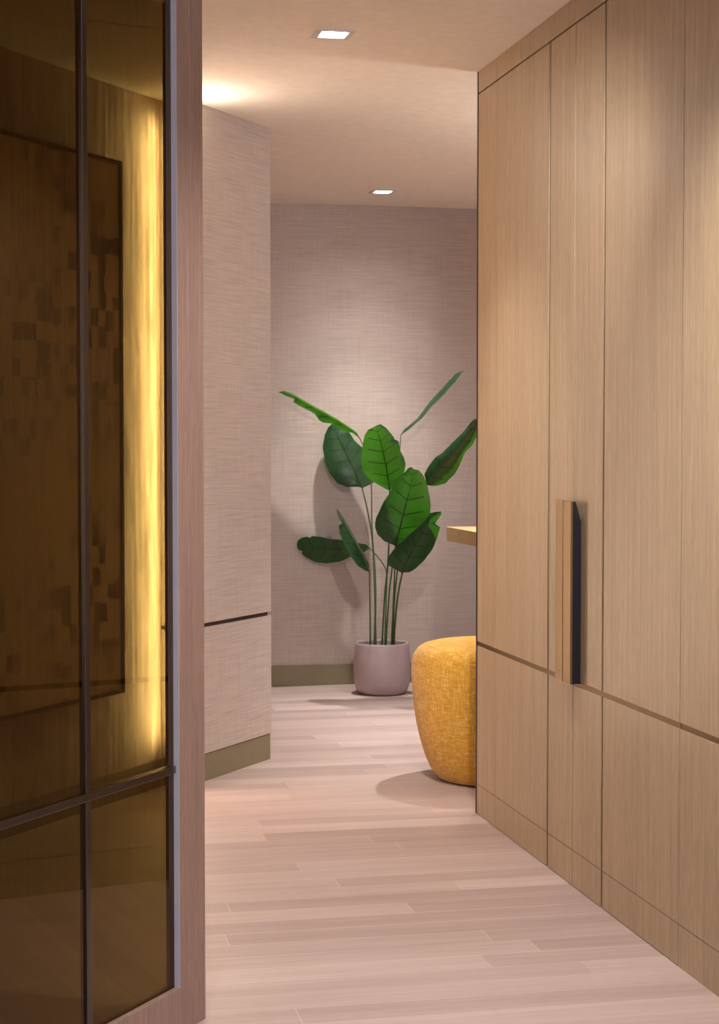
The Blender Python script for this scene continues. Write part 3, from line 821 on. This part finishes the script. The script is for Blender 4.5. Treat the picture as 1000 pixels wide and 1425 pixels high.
  ((1.608,8.330,1.077), (1.710,8.310,1.126), (1.797,8.330,1.164)),
  ((1.605,8.333,1.085), (1.707,8.313,1.134), (1.791,8.333,1.171)),
  ((1.602,8.335,1.093), (1.704,8.315,1.142), (1.785,8.335,1.178)),
  ((1.599,8.337,1.102), (1.700,8.317,1.150), (1.779,8.337,1.185)),
  ((1.596,8.339,1.110), (1.697,8.320,1.159), (1.772,8.339,1.191)),
  ((1.594,8.342,1.119), (1.693,8.322,1.167), (1.765,8.342,1.198)),
  ((1.593,8.344,1.128), (1.690,8.324,1.175), (1.758,8.344,1.204)),
  ((1.591,8.346,1.137), (1.686,8.326,1.183), (1.752,8.346,1.211)),
  ((1.591,8.348,1.146), (1.682,8.329,1.190), (1.745,8.348,1.217)),
  ((1.589,8.349,1.155), (1.679,8.331,1.198), (1.740,8.349,1.225)),
  ((1.588,8.351,1.164), (1.675,8.333,1.205), (1.736,8.351,1.232)),
  ((1.587,8.353,1.172), (1.671,8.335,1.212), (1.732,8.353,1.239)),
  ((1.586,8.354,1.180), (1.668,8.337,1.220), (1.727,8.354,1.246)),
  ((1.586,8.355,1.189), (1.665,8.339,1.227), (1.723,8.355,1.252)),
  ((1.588,8.357,1.198), (1.661,8.341,1.233), (1.719,8.357,1.259)),
  ((1.589,8.358,1.207), (1.658,8.343,1.240), (1.709,8.358,1.262)),
  ((1.591,8.359,1.216), (1.655,8.345,1.246), (1.700,8.359,1.266)),
  ((1.593,8.360,1.224), (1.652,8.347,1.252), (1.690,8.360,1.269)),
  ((1.595,8.361,1.232), (1.650,8.348,1.258), (1.681,8.361,1.272)),
  ((1.596,8.362,1.240), (1.647,8.350,1.264), (1.675,8.362,1.276)),
  ((1.598,8.362,1.247), (1.645,8.352,1.270), (1.669,8.362,1.280)),
  ((1.601,8.363,1.255), (1.643,8.353,1.275), (1.663,8.363,1.283)),
  ((1.605,8.363,1.262), (1.641,8.354,1.280), (1.657,8.363,1.287)),
  ((1.609,8.363,1.270), (1.639,8.356,1.284), (1.652,8.363,1.290)),
  ((1.612,8.364,1.277), (1.637,8.357,1.289), (1.647,8.364,1.293)),
  ((1.615,8.363,1.283), (1.635,8.358,1.293), (1.642,8.363,1.295)),
  ((1.624,8.363,1.291), (1.634,8.359,1.296), (1.637,8.363,1.298)),
  ((1.633,8.360,1.300), (1.633,8.360,1.300), (1.633,8.360,1.300)),
 ],
 'H': [
  ((1.700,7.800,0.607), (1.700,7.800,0.607), (1.700,7.800,0.607)),
  ((1.694,7.792,0.609), (1.699,7.801,0.610), (1.702,7.810,0.610)),
  ((1.688,7.790,0.611), (1.698,7.803,0.613), (1.703,7.816,0.613)),
  ((1.681,7.788,0.613), (1.696,7.804,0.617), (1.704,7.821,0.618)),
  ((1.676,7.787,0.615), (1.695,7.806,0.621), (1.705,7.826,0.622)),
  ((1.671,7.786,0.618), (1.693,7.808,0.625), (1.706,7.830,0.627)),
  ((1.666,7.785,0.622), (1.692,7.810,0.630), (1.706,7.835,0.633)),
  ((1.661,7.785,0.625), (1.690,7.812,0.635), (1.707,7.839,0.638)),
  ((1.655,7.785,0.629), (1.688,7.814,0.640), (1.706,7.844,0.644)),
  ((1.649,7.785,0.633), (1.686,7.817,0.645), (1.705,7.848,0.649)),
  ((1.643,7.786,0.637), (1.684,7.819,0.651), (1.703,7.853,0.655)),
  ((1.638,7.786,0.642), (1.682,7.822,0.657), (1.702,7.857,0.660)),
  ((1.634,7.787,0.647), (1.680,7.824,0.663), (1.700,7.862,0.667)),
  ((1.630,7.788,0.653), (1.678,7.827,0.670), (1.698,7.866,0.673)),
  ((1.626,7.789,0.659), (1.675,7.830,0.676), (1.696,7.871,0.679)),
  ((1.622,7.791,0.665), (1.673,7.833,0.683), (1.693,7.875,0.686)),
  ((1.618,7.792,0.671), (1.670,7.836,0.690), (1.690,7.880,0.692)),
  ((1.613,7.794,0.678), (1.667,7.839,0.697), (1.686,7.884,0.699)),
  ((1.610,7.796,0.685), (1.663,7.842,0.703), (1.683,7.888,0.705)),
  ((1.606,7.798,0.692), (1.660,7.845,0.710), (1.679,7.892,0.712)),
  ((1.603,7.801,0.699), (1.656,7.848,0.717), (1.675,7.896,0.719)),
  ((1.599,7.803,0.706), (1.652,7.852,0.725), (1.672,7.900,0.726)),
  ((1.595,7.806,0.713), (1.648,7.855,0.732), (1.668,7.904,0.734)),
  ((1.592,7.809,0.721), (1.645,7.858,0.739), (1.665,7.908,0.741)),
  ((1.588,7.812,0.728), (1.641,7.862,0.746), (1.662,7.912,0.749)),
  ((1.585,7.815,0.736), (1.637,7.865,0.754), (1.659,7.915,0.757)),
  ((1.581,7.818,0.743), (1.633,7.868,0.761), (1.655,7.918,0.764)),
  ((1.579,7.822,0.751), (1.629,7.872,0.768), (1.652,7.921,0.772)),
  ((1.576,7.826,0.759), (1.626,7.875,0.776), (1.649,7.924,0.779)),
  ((1.574,7.830,0.766), (1.622,7.878,0.783), (1.645,7.927,0.787)),
  ((1.572,7.834,0.774), (1.619,7.881,0.790), (1.641,7.929,0.794)),
  ((1.569,7.838,0.782), (1.615,7.885,0.798), (1.637,7.932,0.801)),
  ((1.567,7.842,0.789), (1.612,7.888,0.805), (1.634,7.934,0.809)),
  ((1.567,7.846,0.798), (1.609,7.891,0.812), (1.630,7.936,0.816)),
  ((1.567,7.851,0.806), (1.605,7.894,0.819), (1.626,7.938,0.822)),
  ((1.567,7.855,0.814), (1.602,7.897,0.825), (1.622,7.939,0.829)),
  ((1.567,7.859,0.822), (1.599,7.900,0.832), (1.618,7.941,0.836)),
  ((1.589,7.864,0.823), (1.596,7.903,0.838), (1.615,7.942,0.842)),
  ((1.582,7.868,0.834), (1.593,7.906,0.845), (1.611,7.943,0.848)),
  ((1.575,7.873,0.846), (1.591,7.908,0.851), (1.607,7.944,0.854)),
  ((1.572,7.877,0.853), (1.588,7.911,0.856), (1.604,7.944,0.860)),
  ((1.571,7.882,0.859), (1.586,7.913,0.862), (1.600,7.945,0.865)),
  ((1.569,7.886,0.865), (1.583,7.916,0.867), (1.597,7.945,0.870)),
  ((1.568,7.891,0.870), (1.581,7.918,0.873), (1.593,7.945,0.875)),
  ((1.567,7.895,0.875), (1.579,7.920,0.877), (1.590,7.944,0.879)),
  ((1.567,7.900,0.880), (1.577,7.922,0.882), (1.587,7.944,0.884)),
  ((1.567,7.904,0.885), (1.575,7.924,0.886), (1.583,7.943,0.888)),
  ((1.567,7.909,0.889), (1.573,7.926,0.890), (1.580,7.942,0.891)),
  ((1.567,7.914,0.893), (1.571,7.927,0.894), (1.576,7.940,0.894)),
  ((1.567,7.920,0.897), (1.570,7.929,0.897), (1.573,7.938,0.897)),
  ((1.569,7.930,0.900), (1.569,7.930,0.900), (1.569,7.930,0.900)),
 ],
 'I': [
  ((1.809,8.280,0.688), (1.809,8.280,0.686), (1.809,8.280,0.688)),
  ((1.805,8.277,0.692), (1.805,8.281,0.686), (1.806,8.286,0.685)),
  ((1.800,8.277,0.695), (1.801,8.282,0.686), (1.803,8.290,0.682)),
  ((1.796,8.277,0.699), (1.797,8.283,0.686), (1.799,8.293,0.679)),
  ((1.791,8.277,0.704), (1.792,8.284,0.686), (1.794,8.296,0.676)),
  ((1.786,8.277,0.708), (1.787,8.286,0.686), (1.789,8.299,0.673)),
  ((1.781,8.277,0.709), (1.782,8.287,0.685), (1.784,8.302,0.669)),
  ((1.775,8.278,0.710), (1.776,8.288,0.685), (1.779,8.305,0.668)),
  ((1.769,8.278,0.711), (1.770,8.290,0.685), (1.773,8.307,0.667)),
  ((1.762,8.279,0.712), (1.764,8.292,0.685), (1.767,8.310,0.666)),
  ((1.756,8.280,0.713), (1.757,8.293,0.685), (1.760,8.313,0.665)),
  ((1.749,8.281,0.715), (1.750,8.295,0.684), (1.754,8.316,0.664)),
  ((1.741,8.282,0.716), (1.743,8.297,0.684), (1.747,8.319,0.662)),
  ((1.734,8.283,0.718), (1.736,8.299,0.684), (1.739,8.322,0.657)),
  ((1.726,8.284,0.719), (1.728,8.301,0.683), (1.732,8.325,0.652)),
  ((1.718,8.286,0.721), (1.720,8.303,0.683), (1.724,8.328,0.647)),
  ((1.710,8.287,0.723), (1.712,8.305,0.682), (1.715,8.331,0.642)),
  ((1.702,8.289,0.724), (1.704,8.307,0.682), (1.707,8.334,0.637)),
  ((1.694,8.291,0.726), (1.695,8.309,0.682), (1.698,8.337,0.633)),
  ((1.685,8.293,0.728), (1.687,8.311,0.681), (1.690,8.340,0.629)),
  ((1.676,8.294,0.730), (1.678,8.313,0.681), (1.681,8.342,0.625)),
  ((1.668,8.296,0.730), (1.669,8.316,0.681), (1.672,8.345,0.621)),
  ((1.659,8.298,0.731), (1.660,8.318,0.681), (1.663,8.348,0.619)),
  ((1.650,8.300,0.731), (1.651,8.320,0.681), (1.654,8.350,0.617)),
  ((1.641,8.303,0.732), (1.642,8.323,0.681), (1.645,8.353,0.616)),
  ((1.632,8.305,0.733), (1.633,8.325,0.681), (1.636,8.355,0.615)),
  ((1.623,8.307,0.733), (1.624,8.327,0.681), (1.627,8.357,0.614)),
  ((1.614,8.310,0.734), (1.615,8.330,0.681), (1.617,8.359,0.613)),
  ((1.605,8.312,0.736), (1.606,8.332,0.680), (1.608,8.361,0.612)),
  ((1.596,8.315,0.738), (1.597,8.334,0.681), (1.599,8.363,0.612)),
  ((1.588,8.317,0.741), (1.589,8.336,0.682), (1.591,8.365,0.613)),
  ((1.579,8.320,0.743), (1.580,8.339,0.683), (1.582,8.367,0.613)),
  ((1.571,8.322,0.745), (1.571,8.341,0.684), (1.573,8.368,0.614)),
  ((1.563,8.325,0.746), (1.563,8.343,0.685), (1.564,8.370,0.615)),
  ((1.554,8.328,0.747), (1.555,8.345,0.686), (1.556,8.371,0.616)),
  ((1.547,8.330,0.747), (1.547,8.347,0.687), (1.548,8.373,0.619)),
  ((1.539,8.333,0.748), (1.539,8.349,0.688), (1.540,8.374,0.623)),
  ((1.531,8.336,0.748), (1.531,8.351,0.689), (1.532,8.375,0.627)),
  ((1.524,8.338,0.744), (1.524,8.353,0.690), (1.525,8.376,0.631)),
  ((1.517,8.341,0.739), (1.517,8.355,0.691), (1.518,8.376,0.635)),
  ((1.510,8.343,0.743), (1.510,8.357,0.693), (1.511,8.377,0.638)),
  ((1.504,8.346,0.746), (1.503,8.358,0.694), (1.504,8.377,0.643)),
  ((1.497,8.348,0.744), (1.497,8.360,0.695), (1.498,8.377,0.648)),
  ((1.492,8.351,0.743), (1.491,8.362,0.697), (1.492,8.378,0.653)),
  ((1.486,8.353,0.741), (1.485,8.363,0.698), (1.486,8.378,0.658)),
  ((1.481,8.356,0.740), (1.480,8.364,0.699), (1.490,8.378,0.673)),
  ((1.476,8.358,0.737), (1.475,8.366,0.700), (1.476,8.377,0.675)),
  ((1.471,8.360,0.732), (1.470,8.367,0.701), (1.471,8.377,0.679)),
  ((1.466,8.363,0.728), (1.466,8.368,0.702), (1.466,8.376,0.683)),
  ((1.462,8.365,0.724), (1.462,8.369,0.703), (1.462,8.374,0.692)),
  ((1.458,8.370,0.704), (1.458,8.370,0.704), (1.458,8.370,0.704)),
 ],
}
STEMS = {
 'H': ([(1.761,8.060,0.238), (1.733,7.938,0.413), (1.714,7.860,0.522), (1.700,7.800,0.604)], 0.0035, 0.0028),
 'B': ([(1.791,8.100,0.233), (1.803,8.137,0.393), (1.810,8.175,0.565), (1.803,8.218,0.755), (1.787,8.246,0.877), (1.767,8.270,0.982)], 0.0058, 0.003),
 'A': ([(1.794,8.080,0.235), (1.795,8.109,0.431), (1.794,8.139,0.637), (1.792,8.169,0.845), (1.794,8.195,1.019), (1.773,8.215,1.159), (1.748,8.225,1.222)], 0.0045, 0.0022),
 'C': ([(1.813,8.040,0.239), (1.821,8.012,0.473), (1.831,7.995,0.612), (1.834,7.978,0.750), (1.832,7.956,0.921), (1.831,7.950,0.973)], 0.0045, 0.003),
 'I': ([(1.845,8.120,0.230), (1.867,8.185,0.422), (1.881,8.230,0.559), (1.870,8.246,0.605), (1.845,8.261,0.643), (1.809,8.280,0.686)], 0.0045, 0.0022),
 'D': ([(1.829,8.030,0.240), (1.822,7.925,0.481), (1.823,7.862,0.621), (1.827,7.820,0.713)], 0.0045, 0.003),
 'F': ([(1.880,8.100,0.231), (1.880,8.056,0.468), (1.899,8.017,0.678), (1.943,7.980,0.869), (1.981,7.962,0.954), (2.013,7.950,1.006)], 0.0042, 0.003),
 'E': ([(1.872,8.050,0.237), (1.858,7.932,0.411), (1.854,7.856,0.520), (1.856,7.800,0.598)], 0.0052, 0.004),
 'G': ([(1.882,8.140,0.227), (1.895,8.135,0.496), (1.904,8.129,0.776), (1.914,8.124,1.054), (1.925,8.120,1.246)], 0.004, 0.0022),
}

# ------------------------------------------------------------------ the setting
struct(obj('floor', box((-4.2, 4.6, -2.0, BACK + 0.2, -0.1, 0)), M['floor']))
struct(obj('ceiling', box((-4.2, 4.6, -2.0, BACK + 0.2, CE, CE + 0.1)), M['plaster']))
struct(obj('wall_back', box((-4.2, 4.6, 0, 0.2, 0, CE)), M['linen'], loc=(0, BACK, 0)))
struct(obj('baseboard_back', box((-1.0, 4.4, -0.012, 0, 0, 0.102)), M['base'], loc=(0, BACK, 0), bevel=0.002))
struct(obj('wall_far_right', box((4.4, 4.6, -2.0, BACK, 0, CE)), M['wallp']))
struct(obj('wall_near', box((-4.2, 4.6, -2.0, -1.8, 0, CE)), M['wallp']))
struct(obj('wall_far_left', box((-4.2, -4.0, -1.8, BACK, 0, CE)), M['wallp']))

# fabric wall on the left: local x runs along the wall, local -y out of it.  Two heights with a dark slot between
SL0, SL1 = 0.5485, 0.5640
struct(obj('wall_left', box((RET, 0, 0, 0.30, 0.0995, SL0), (RET, 0, 0, 0.30, SL1, CE)), M['linen'], loc=WE, rotz=WALL_ROT))
struct(obj('wall_recess', box((RET - 4.4, RET, 0.10, 0.30, 0, CE)), M['ribbed'], loc=WE, rotz=WALL_ROT))
struct(obj('trim_1', box((RET + 0.01, -0.010, 0.010, 0.28, SL0, SL1)), M['slot'], loc=WE, rotz=WALL_ROT))
struct(obj('baseboard_left', box((RET + 0.003, -0.003, 0.003, 0.297, 0, 0.097), (RET - 4.4, RET + 0.003, 0.094, 0.10, 0, 0.097)), M['base'], loc=WE, rotz=WALL_ROT))
# room end behind the fabric wall, out of sight from here
_q = WE + WN * -0.30
struct(obj('wall_side', box((_q.x - 0.2, _q.x, _q.y - 0.02, BACK, 0, CE)), M['linen']))

# oak panelled wall on the right, nearest the camera
wr = struct(obj('wall_right', box((CABX, 2.12, -1.8, 3.667, 0.0, 0.0965), (CABX, 2.12, -1.8, 3.667, 0.0985, 0.5465),
                (CABX, 2.12, -1.8, 3.667, 0.5615, CE), (CABX + 0.006, 2.12, -1.8, 3.667, 0.09, 0.11),
                (CABX + 0.02, 2.12, -1.8, 3.667, 0.54, 0.57)), M['oak2']))
struct(obj('trim_2', box((CABX + 0.003, CABX + 0.02, -1.8, 3.667, 0.5465, 0.5615)), M['inlay']))

# ------------------------------------------------------------------ built-in cupboard with two doors
cup = tag(empty('built_in_cupboard', (1.82, 4.51, 0)), 'tall pale oak built-in cupboard with two flush doors and a pair of long brass pulls', 'cupboard')
CI = (-1.82, -4.51, 0)
Y_END, Y_SIDE, Y_MEET, Y_NEAR = 5.352, 5.144, 4.411, 3.670
G0, G1 = 0.5465, 0.5615
TOPG0, TOPG1 = 2.312, 2.317
obj('carcass', box((CABX + 0.024, 2.12, Y_NEAR + 0.001, Y_END - 0.0005, 0, CE - 0.0005)), M['carcass'], cup, CI)
def panel_boxes(y0, y1, z1=TOPG0):
    x0, x1 = CABX, CABX + 0.022
    return [(x0, x1, y0, y1, 0.002, 0.0965), (x0, x1, y0, y1, 0.0985, G0), (x0, x1, y0, y1, G1, z1), (x0 + 0.006, x1, y0, y1, 0.09, 0.105)]
side = obj('side_panel', box(*panel_boxes(Y_SIDE + 0.001, Y_END)), M['oak'], cup, CI)
obj('inlay_strip', box((CABX + 0.002, CABX + 0.022, Y_SIDE + 0.001, Y_END, G0, G1)), M['inlay'], cup, CI)
obj('edge_trim', box((CABX - 0.0015, CABX + 0.02, Y_END, Y_END + 0.012, 0, CE - 0.001)), M['bronze'], cup, CI)
obj('fascia', box((CABX, CABX + 0.022, Y_NEAR + 0.001, Y_SIDE - 0.001, TOPG1, CE - 0.001), (CABX, CABX + 0.022, Y_SIDE + 0.001, Y_END, TOPG1, CE - 0.001)), M['oak'], cup, CI)
INW = 0.016
def door(y0, y1, yin):
    """one leaf from y0 to y1 with an upright bronze inlay at yin"""
    a, b = yin - INW / 2, yin + INW / 2
    d = obj('door', box(*panel_boxes(y0, a), *panel_boxes(b, y1)), M['oak'], cup, CI)
    obj('inlay_strip', box((CABX + 0.003, CABX + 0.022, a, b, 0.002, TOPG0)), M['inlay'], d)
    for u, w in ((y0, a), (b, y1)):
        obj('inlay_strip', box((CABX + 0.003, CABX + 0.022, u, w, G0, G1)), M['inlay'], d)
    return d
door_far = door(Y_MEET + 0.003, Y_SIDE - 0.001, 4.627)
door_near = door(Y_NEAR + 0.002, Y_MEET - 0.003, 4.183)
def pull(parent, y0, y1, web):
    """flat brass plate standing off the leaf on a dark web"""
    x = CABX - 0.030
    h = obj('handle', box((x, x + 0.006, y0, y1, 0.5575, 1.044)), M['brass'], parent)
    h['label'] = 'brass pull plate'
    return h
pull(door_far, Y_MEET + 0.0025, Y_MEET + 0.062, None)
pull(door_near, Y_MEET - 0.062, Y_MEET - 0.0025, None)
def web(parent, y0, y1):
    bm = bmesh.new()
    x0, x1 = CABX - 0.024, CABX + 0.001
    pts = [(x0, 0.5575), (x1, 0.5575), (x1, 0.985), (x0 + 0.008, 1.043), (x0, 1.043)]
    f = [bm.verts.new((x, y0, z)) for x, z in pts]
    g = [bm.verts.new((x, y1, z)) for x, z in pts]
    bm.faces.new(f); bm.faces.new(g[::-1])
    for i in range(len(pts)):
        j = (i + 1) % len(pts)
        bm.faces.new((f[i], g[i], g[j], f[j]))
    o = obj('handle_web', bm, M['dark'], parent)
    o['label'] = 'dark web behind the brass plate'
web(door_near, Y_MEET - 0.0605, Y_MEET - 0.046)
web(door_far, Y_MEET + 0.046, Y_MEET + 0.0605)

# ------------------------------------------------------------------ bronze glass screen in an oak frame
# local x along the screen (away from the camera), local -y towards the corridor
scr = tag(empty('glass_screen', GS, WALL_ROT), 'bronze tinted glass screen in a limed oak frame with slim metal bars, at left', 'glass screen')
S0, S1 = -2.6, 0.012
RX = -0.088                       # inner edge of the right stile
DEP = 0.032
GY0, GY1 = 0.013, 0.018           # glass
obj('stile', box((RX, -0.040, 0, DEP, 0, CE - 0.001)), M['stile'], scr, bevel=0.0012)
obj('stile', box((-0.0395, S1, 0, DEP, 0, CE - 0.001)), M['stile'], scr, bevel=0.0012)
obj('edge_strip', box((RX - 0.0015, RX, 0.0008, GY0, 0.093, 2.30)), M['edge'], scr)
obj('bottom_rail', box((S0, RX, 0.0005, DEP, 0, 0.093)), M['stile'], scr, bevel=0.001)
obj('top_rail', box((S0, RX, 0.0005, DEP, 2.30, CE - 0.001)), M['stile'], scr, bevel=0.001)

MX = (-0.404, -0.388)
TZ = (0.531, 0.546)
MULS = [MX, (MX[0] - 0.86, MX[1] - 0.86), (MX[0] - 1.72, MX[1] - 1.72)]
obj('glazing_bead', box((RX - 0.003, RX, GY1, 0.031, 0.093, 2.30)), M['dark'], scr)
for a, b in MULS:
    obj('mullion', box((a, b, 0.008, 0.024, TZ[1], 2.30), (a, b, 0.008, 0.024, 0.093, TZ[0])), M['steel'], scr, bevel=0.0015)
obj('transom', box((S0, RX - 0.0015, 0.007, 0.025, TZ[0], TZ[1])), M['steel'], scr, bevel=0.0015)
edges = [RX] + [v for a, b in MULS for v in (b, a)] + [S0]
for i in range(0, len(edges) - 1, 2):
    hi, lo = edges[i], edges[i + 1]
    for z0, z1 in ((0.093, TZ[0]), (TZ[1], 2.30)):
        obj('glass_pane', box((lo, hi, GY0, GY1, z0, z1)), M['glass'], scr)

# ------------------------------------------------------------------ veneer artwork on the wall behind the glass
art = tag(empty('wall_panel_artwork', WE + WD * -1.45 + WN * -0.10, WALL_ROT), 'large brown veneer wall artwork with dark square patches behind the bronze glass', 'artwork')
obj('panel', box((-0.65, 0.483, -0.058, 0, 0.388, 2.109)), M['art'], art)
for b in ((0.483, 0.496, -0.066, 0, 0.375, 2.122), (-0.663, -0.65, -0.066, 0, 0.375, 2.122), (-0.65, 0.483, -0.066, 0, 2.109, 2.122), (-0.65, 0.483, -0.066, 0, 0.375, 0.388)):
    obj('frame_edge', box(b), M['carcass'], art)

# ------------------------------------------------------------------ recessed downlights
def downlight(x, y, label):
    t = tag(empty('recessed_downlight', (x, y, CE)), label, 'ceiling light', 'square recessed downlights')
    w, i, h = 0.056, 0.040, 0.004
    obj('trim_ring', box((-w, w, -w, -i, -h, 0), (-w, w, i, w, -h, 0), (-w, -i, -i, i, -h, 0), (i, w, -i, i, -h, 0)), M['trimw'], t)
    obj('diffuser', box((-0.034, 0.034, -0.034, 0.034, -0.0035, -0.0005)), M['lamp'], t)
    return t
downlight(*DOWNLIGHTS['near'], 'square white downlight nearer the camera, in the ceiling in front of the oak cupboard')
downlight(*DOWNLIGHTS['far'], 'square white downlight farther back, in the ceiling above the potted plant')

# ------------------------------------------------------------------ oak table behind the cupboard
tb = tag(empty('oak_table', (2.52, 6.95, 0)), 'light oak table top edge jutting out from behind the tall oak cupboard', 'table')
obj('table_top', box((-0.478, 0.6, -0.75, 0.75, 0.755, 0.819)), M['table'], tb, bevel=0.002)
obj('table_leg', box((-0.05, 0.55, -0.68, -0.62, 0, 0.756)), M['table'], tb)
obj('table_leg', box((-0.05, 0.55, 0.35, 0.41, 0, 0.756)), M['table'], tb)

# ------------------------------------------------------------------ mustard pouf
pf = empty('pouf', (1.742, 5.92, 0))
tag(pf, 'round mustard yellow woven fabric pouf half hidden by the oak cupboard', 'pouf')
def pouf_profile():
    H, R = 0.492, 0.292
    P = [(0, 0.004), (0.185, 0.004)]
    body = [(0.200, 0.010), (0.222, 0.040), (0.242, 0.085), (0.259, 0.140), (0.273, 0.200), (0.283, 0.265), (0.289, 0.330), (0.292, 0.385), (0.290, 0.420), (0.283, 0.447)]
    top = [(0.268, 0.469), (0.248, 0.481), (0.220, 0.488), (0.180, 0.492), (0.10, 0.494), (0, 0.494)]
    return P + body + top
obj('cushion_body', lathe(pouf_profile(), 96), M['weave'], pf, smooth=True)
obj('base_disc', lathe([(0, 0), (0.18, 0), (0.18, 0.006), (0, 0.006)], 64), M['dark'], pf)

# ------------------------------------------------------------------ potted plant
PC = Vector((1.822, 8.075, 0))
pl = tag(empty('potted_plant', PC), 'tall broad-leaved green plant in a mauve-grey round pot by the back wall', 'plant')
pot_prof = [(0, 0), (0.095, 0), (0.112, 0.006), (0.125, 0.022), (0.133, 0.050), (0.1375, 0.090), (0.1385, 0.125), (0.1365, 0.165), (0.132, 0.205), (0.1275, 0.238),
            (0.1262, 0.245), (0.1235, 0.247), (0.1205, 0.245), (0.121, 0.235), (0.124, 0.19), (0, 0.185)]
obj('pot', lathe(pot_prof, 96), M['pot'], pl, smooth=True)
obj('soil', lathe([(0, 0.19), (0.1235, 0.19), (0.1225, 0.212), (0.06, 0.218), (0, 0.22)], 64), M['soil'], pl, smooth=True)

def leaf_mesh(rows):
    bm = bmesh.new()
    uvl = bm.loops.layers.uv.new('UVMap')
    NA = 5                                   # columns per half
    cols = [i / (2 * NA) for i in range(2 * NA + 1)]
    grid = []
    n = len(rows)
    for i, (l, m, r) in enumerate(rows):
        l, m, r = Vector(l), Vector(m), Vector(r)
        line = []
        for j, c in enumerate(cols):
            if j <= NA:
                t = j / NA; p = l.lerp(m, t); e = (1 - t)
            else:
                t = (j - NA) / NA; p = m.lerp(r, t); e = t
            w = (l - r).length
            p = p + Vector((0, 1, 0)) * (-0.12 * w * e * (1 - e)) + Vector((0, 1, 0.3)) * (0.010 * w * e * math.sin(9.0 * i / n * math.pi + (1.3 if j > NA else 0)))
            line.append(bm.verts.new(p - PC))
        grid.append(line)
    for i in range(n - 1):
        for j in range(2 * NA):
            f = bm.faces.new((grid[i][j], grid[i][j + 1], grid[i + 1][j + 1], grid[i + 1][j]))
            for lp, (a, b) in zip(f.loops, ((i, j), (i, j + 1), (i + 1, j + 1), (i + 1, j))):
                lp[uvl].uv = (cols[b], a / (n - 1))
    bmesh.ops.remove_doubles(bm, verts=bm.verts, dist=0.0002)
    return bm

for k in STEMS:
    pts, r0, r1 = STEMS[k]
    P = [Vector(p) - PC for p in pts]
    P[0] = P[0] + Vector((0, 0, -0.03))
    st = obj('stem', tube(catmull(P, 8), r0, r1), M['stem'], pl, smooth=True)
    obj('leaf', leaf_mesh(LEAVES[k]), M['leaf'], st, smooth=True)
    rib = [Vector(m) - PC + Vector((0, -0.0025, 0)) for _, m, _ in LEAVES[k]][:42]
    obj('midrib', tube(rib[::2], r1 * 1.05, r1 * 0.35, 8), M['rib'], st, smooth=True)
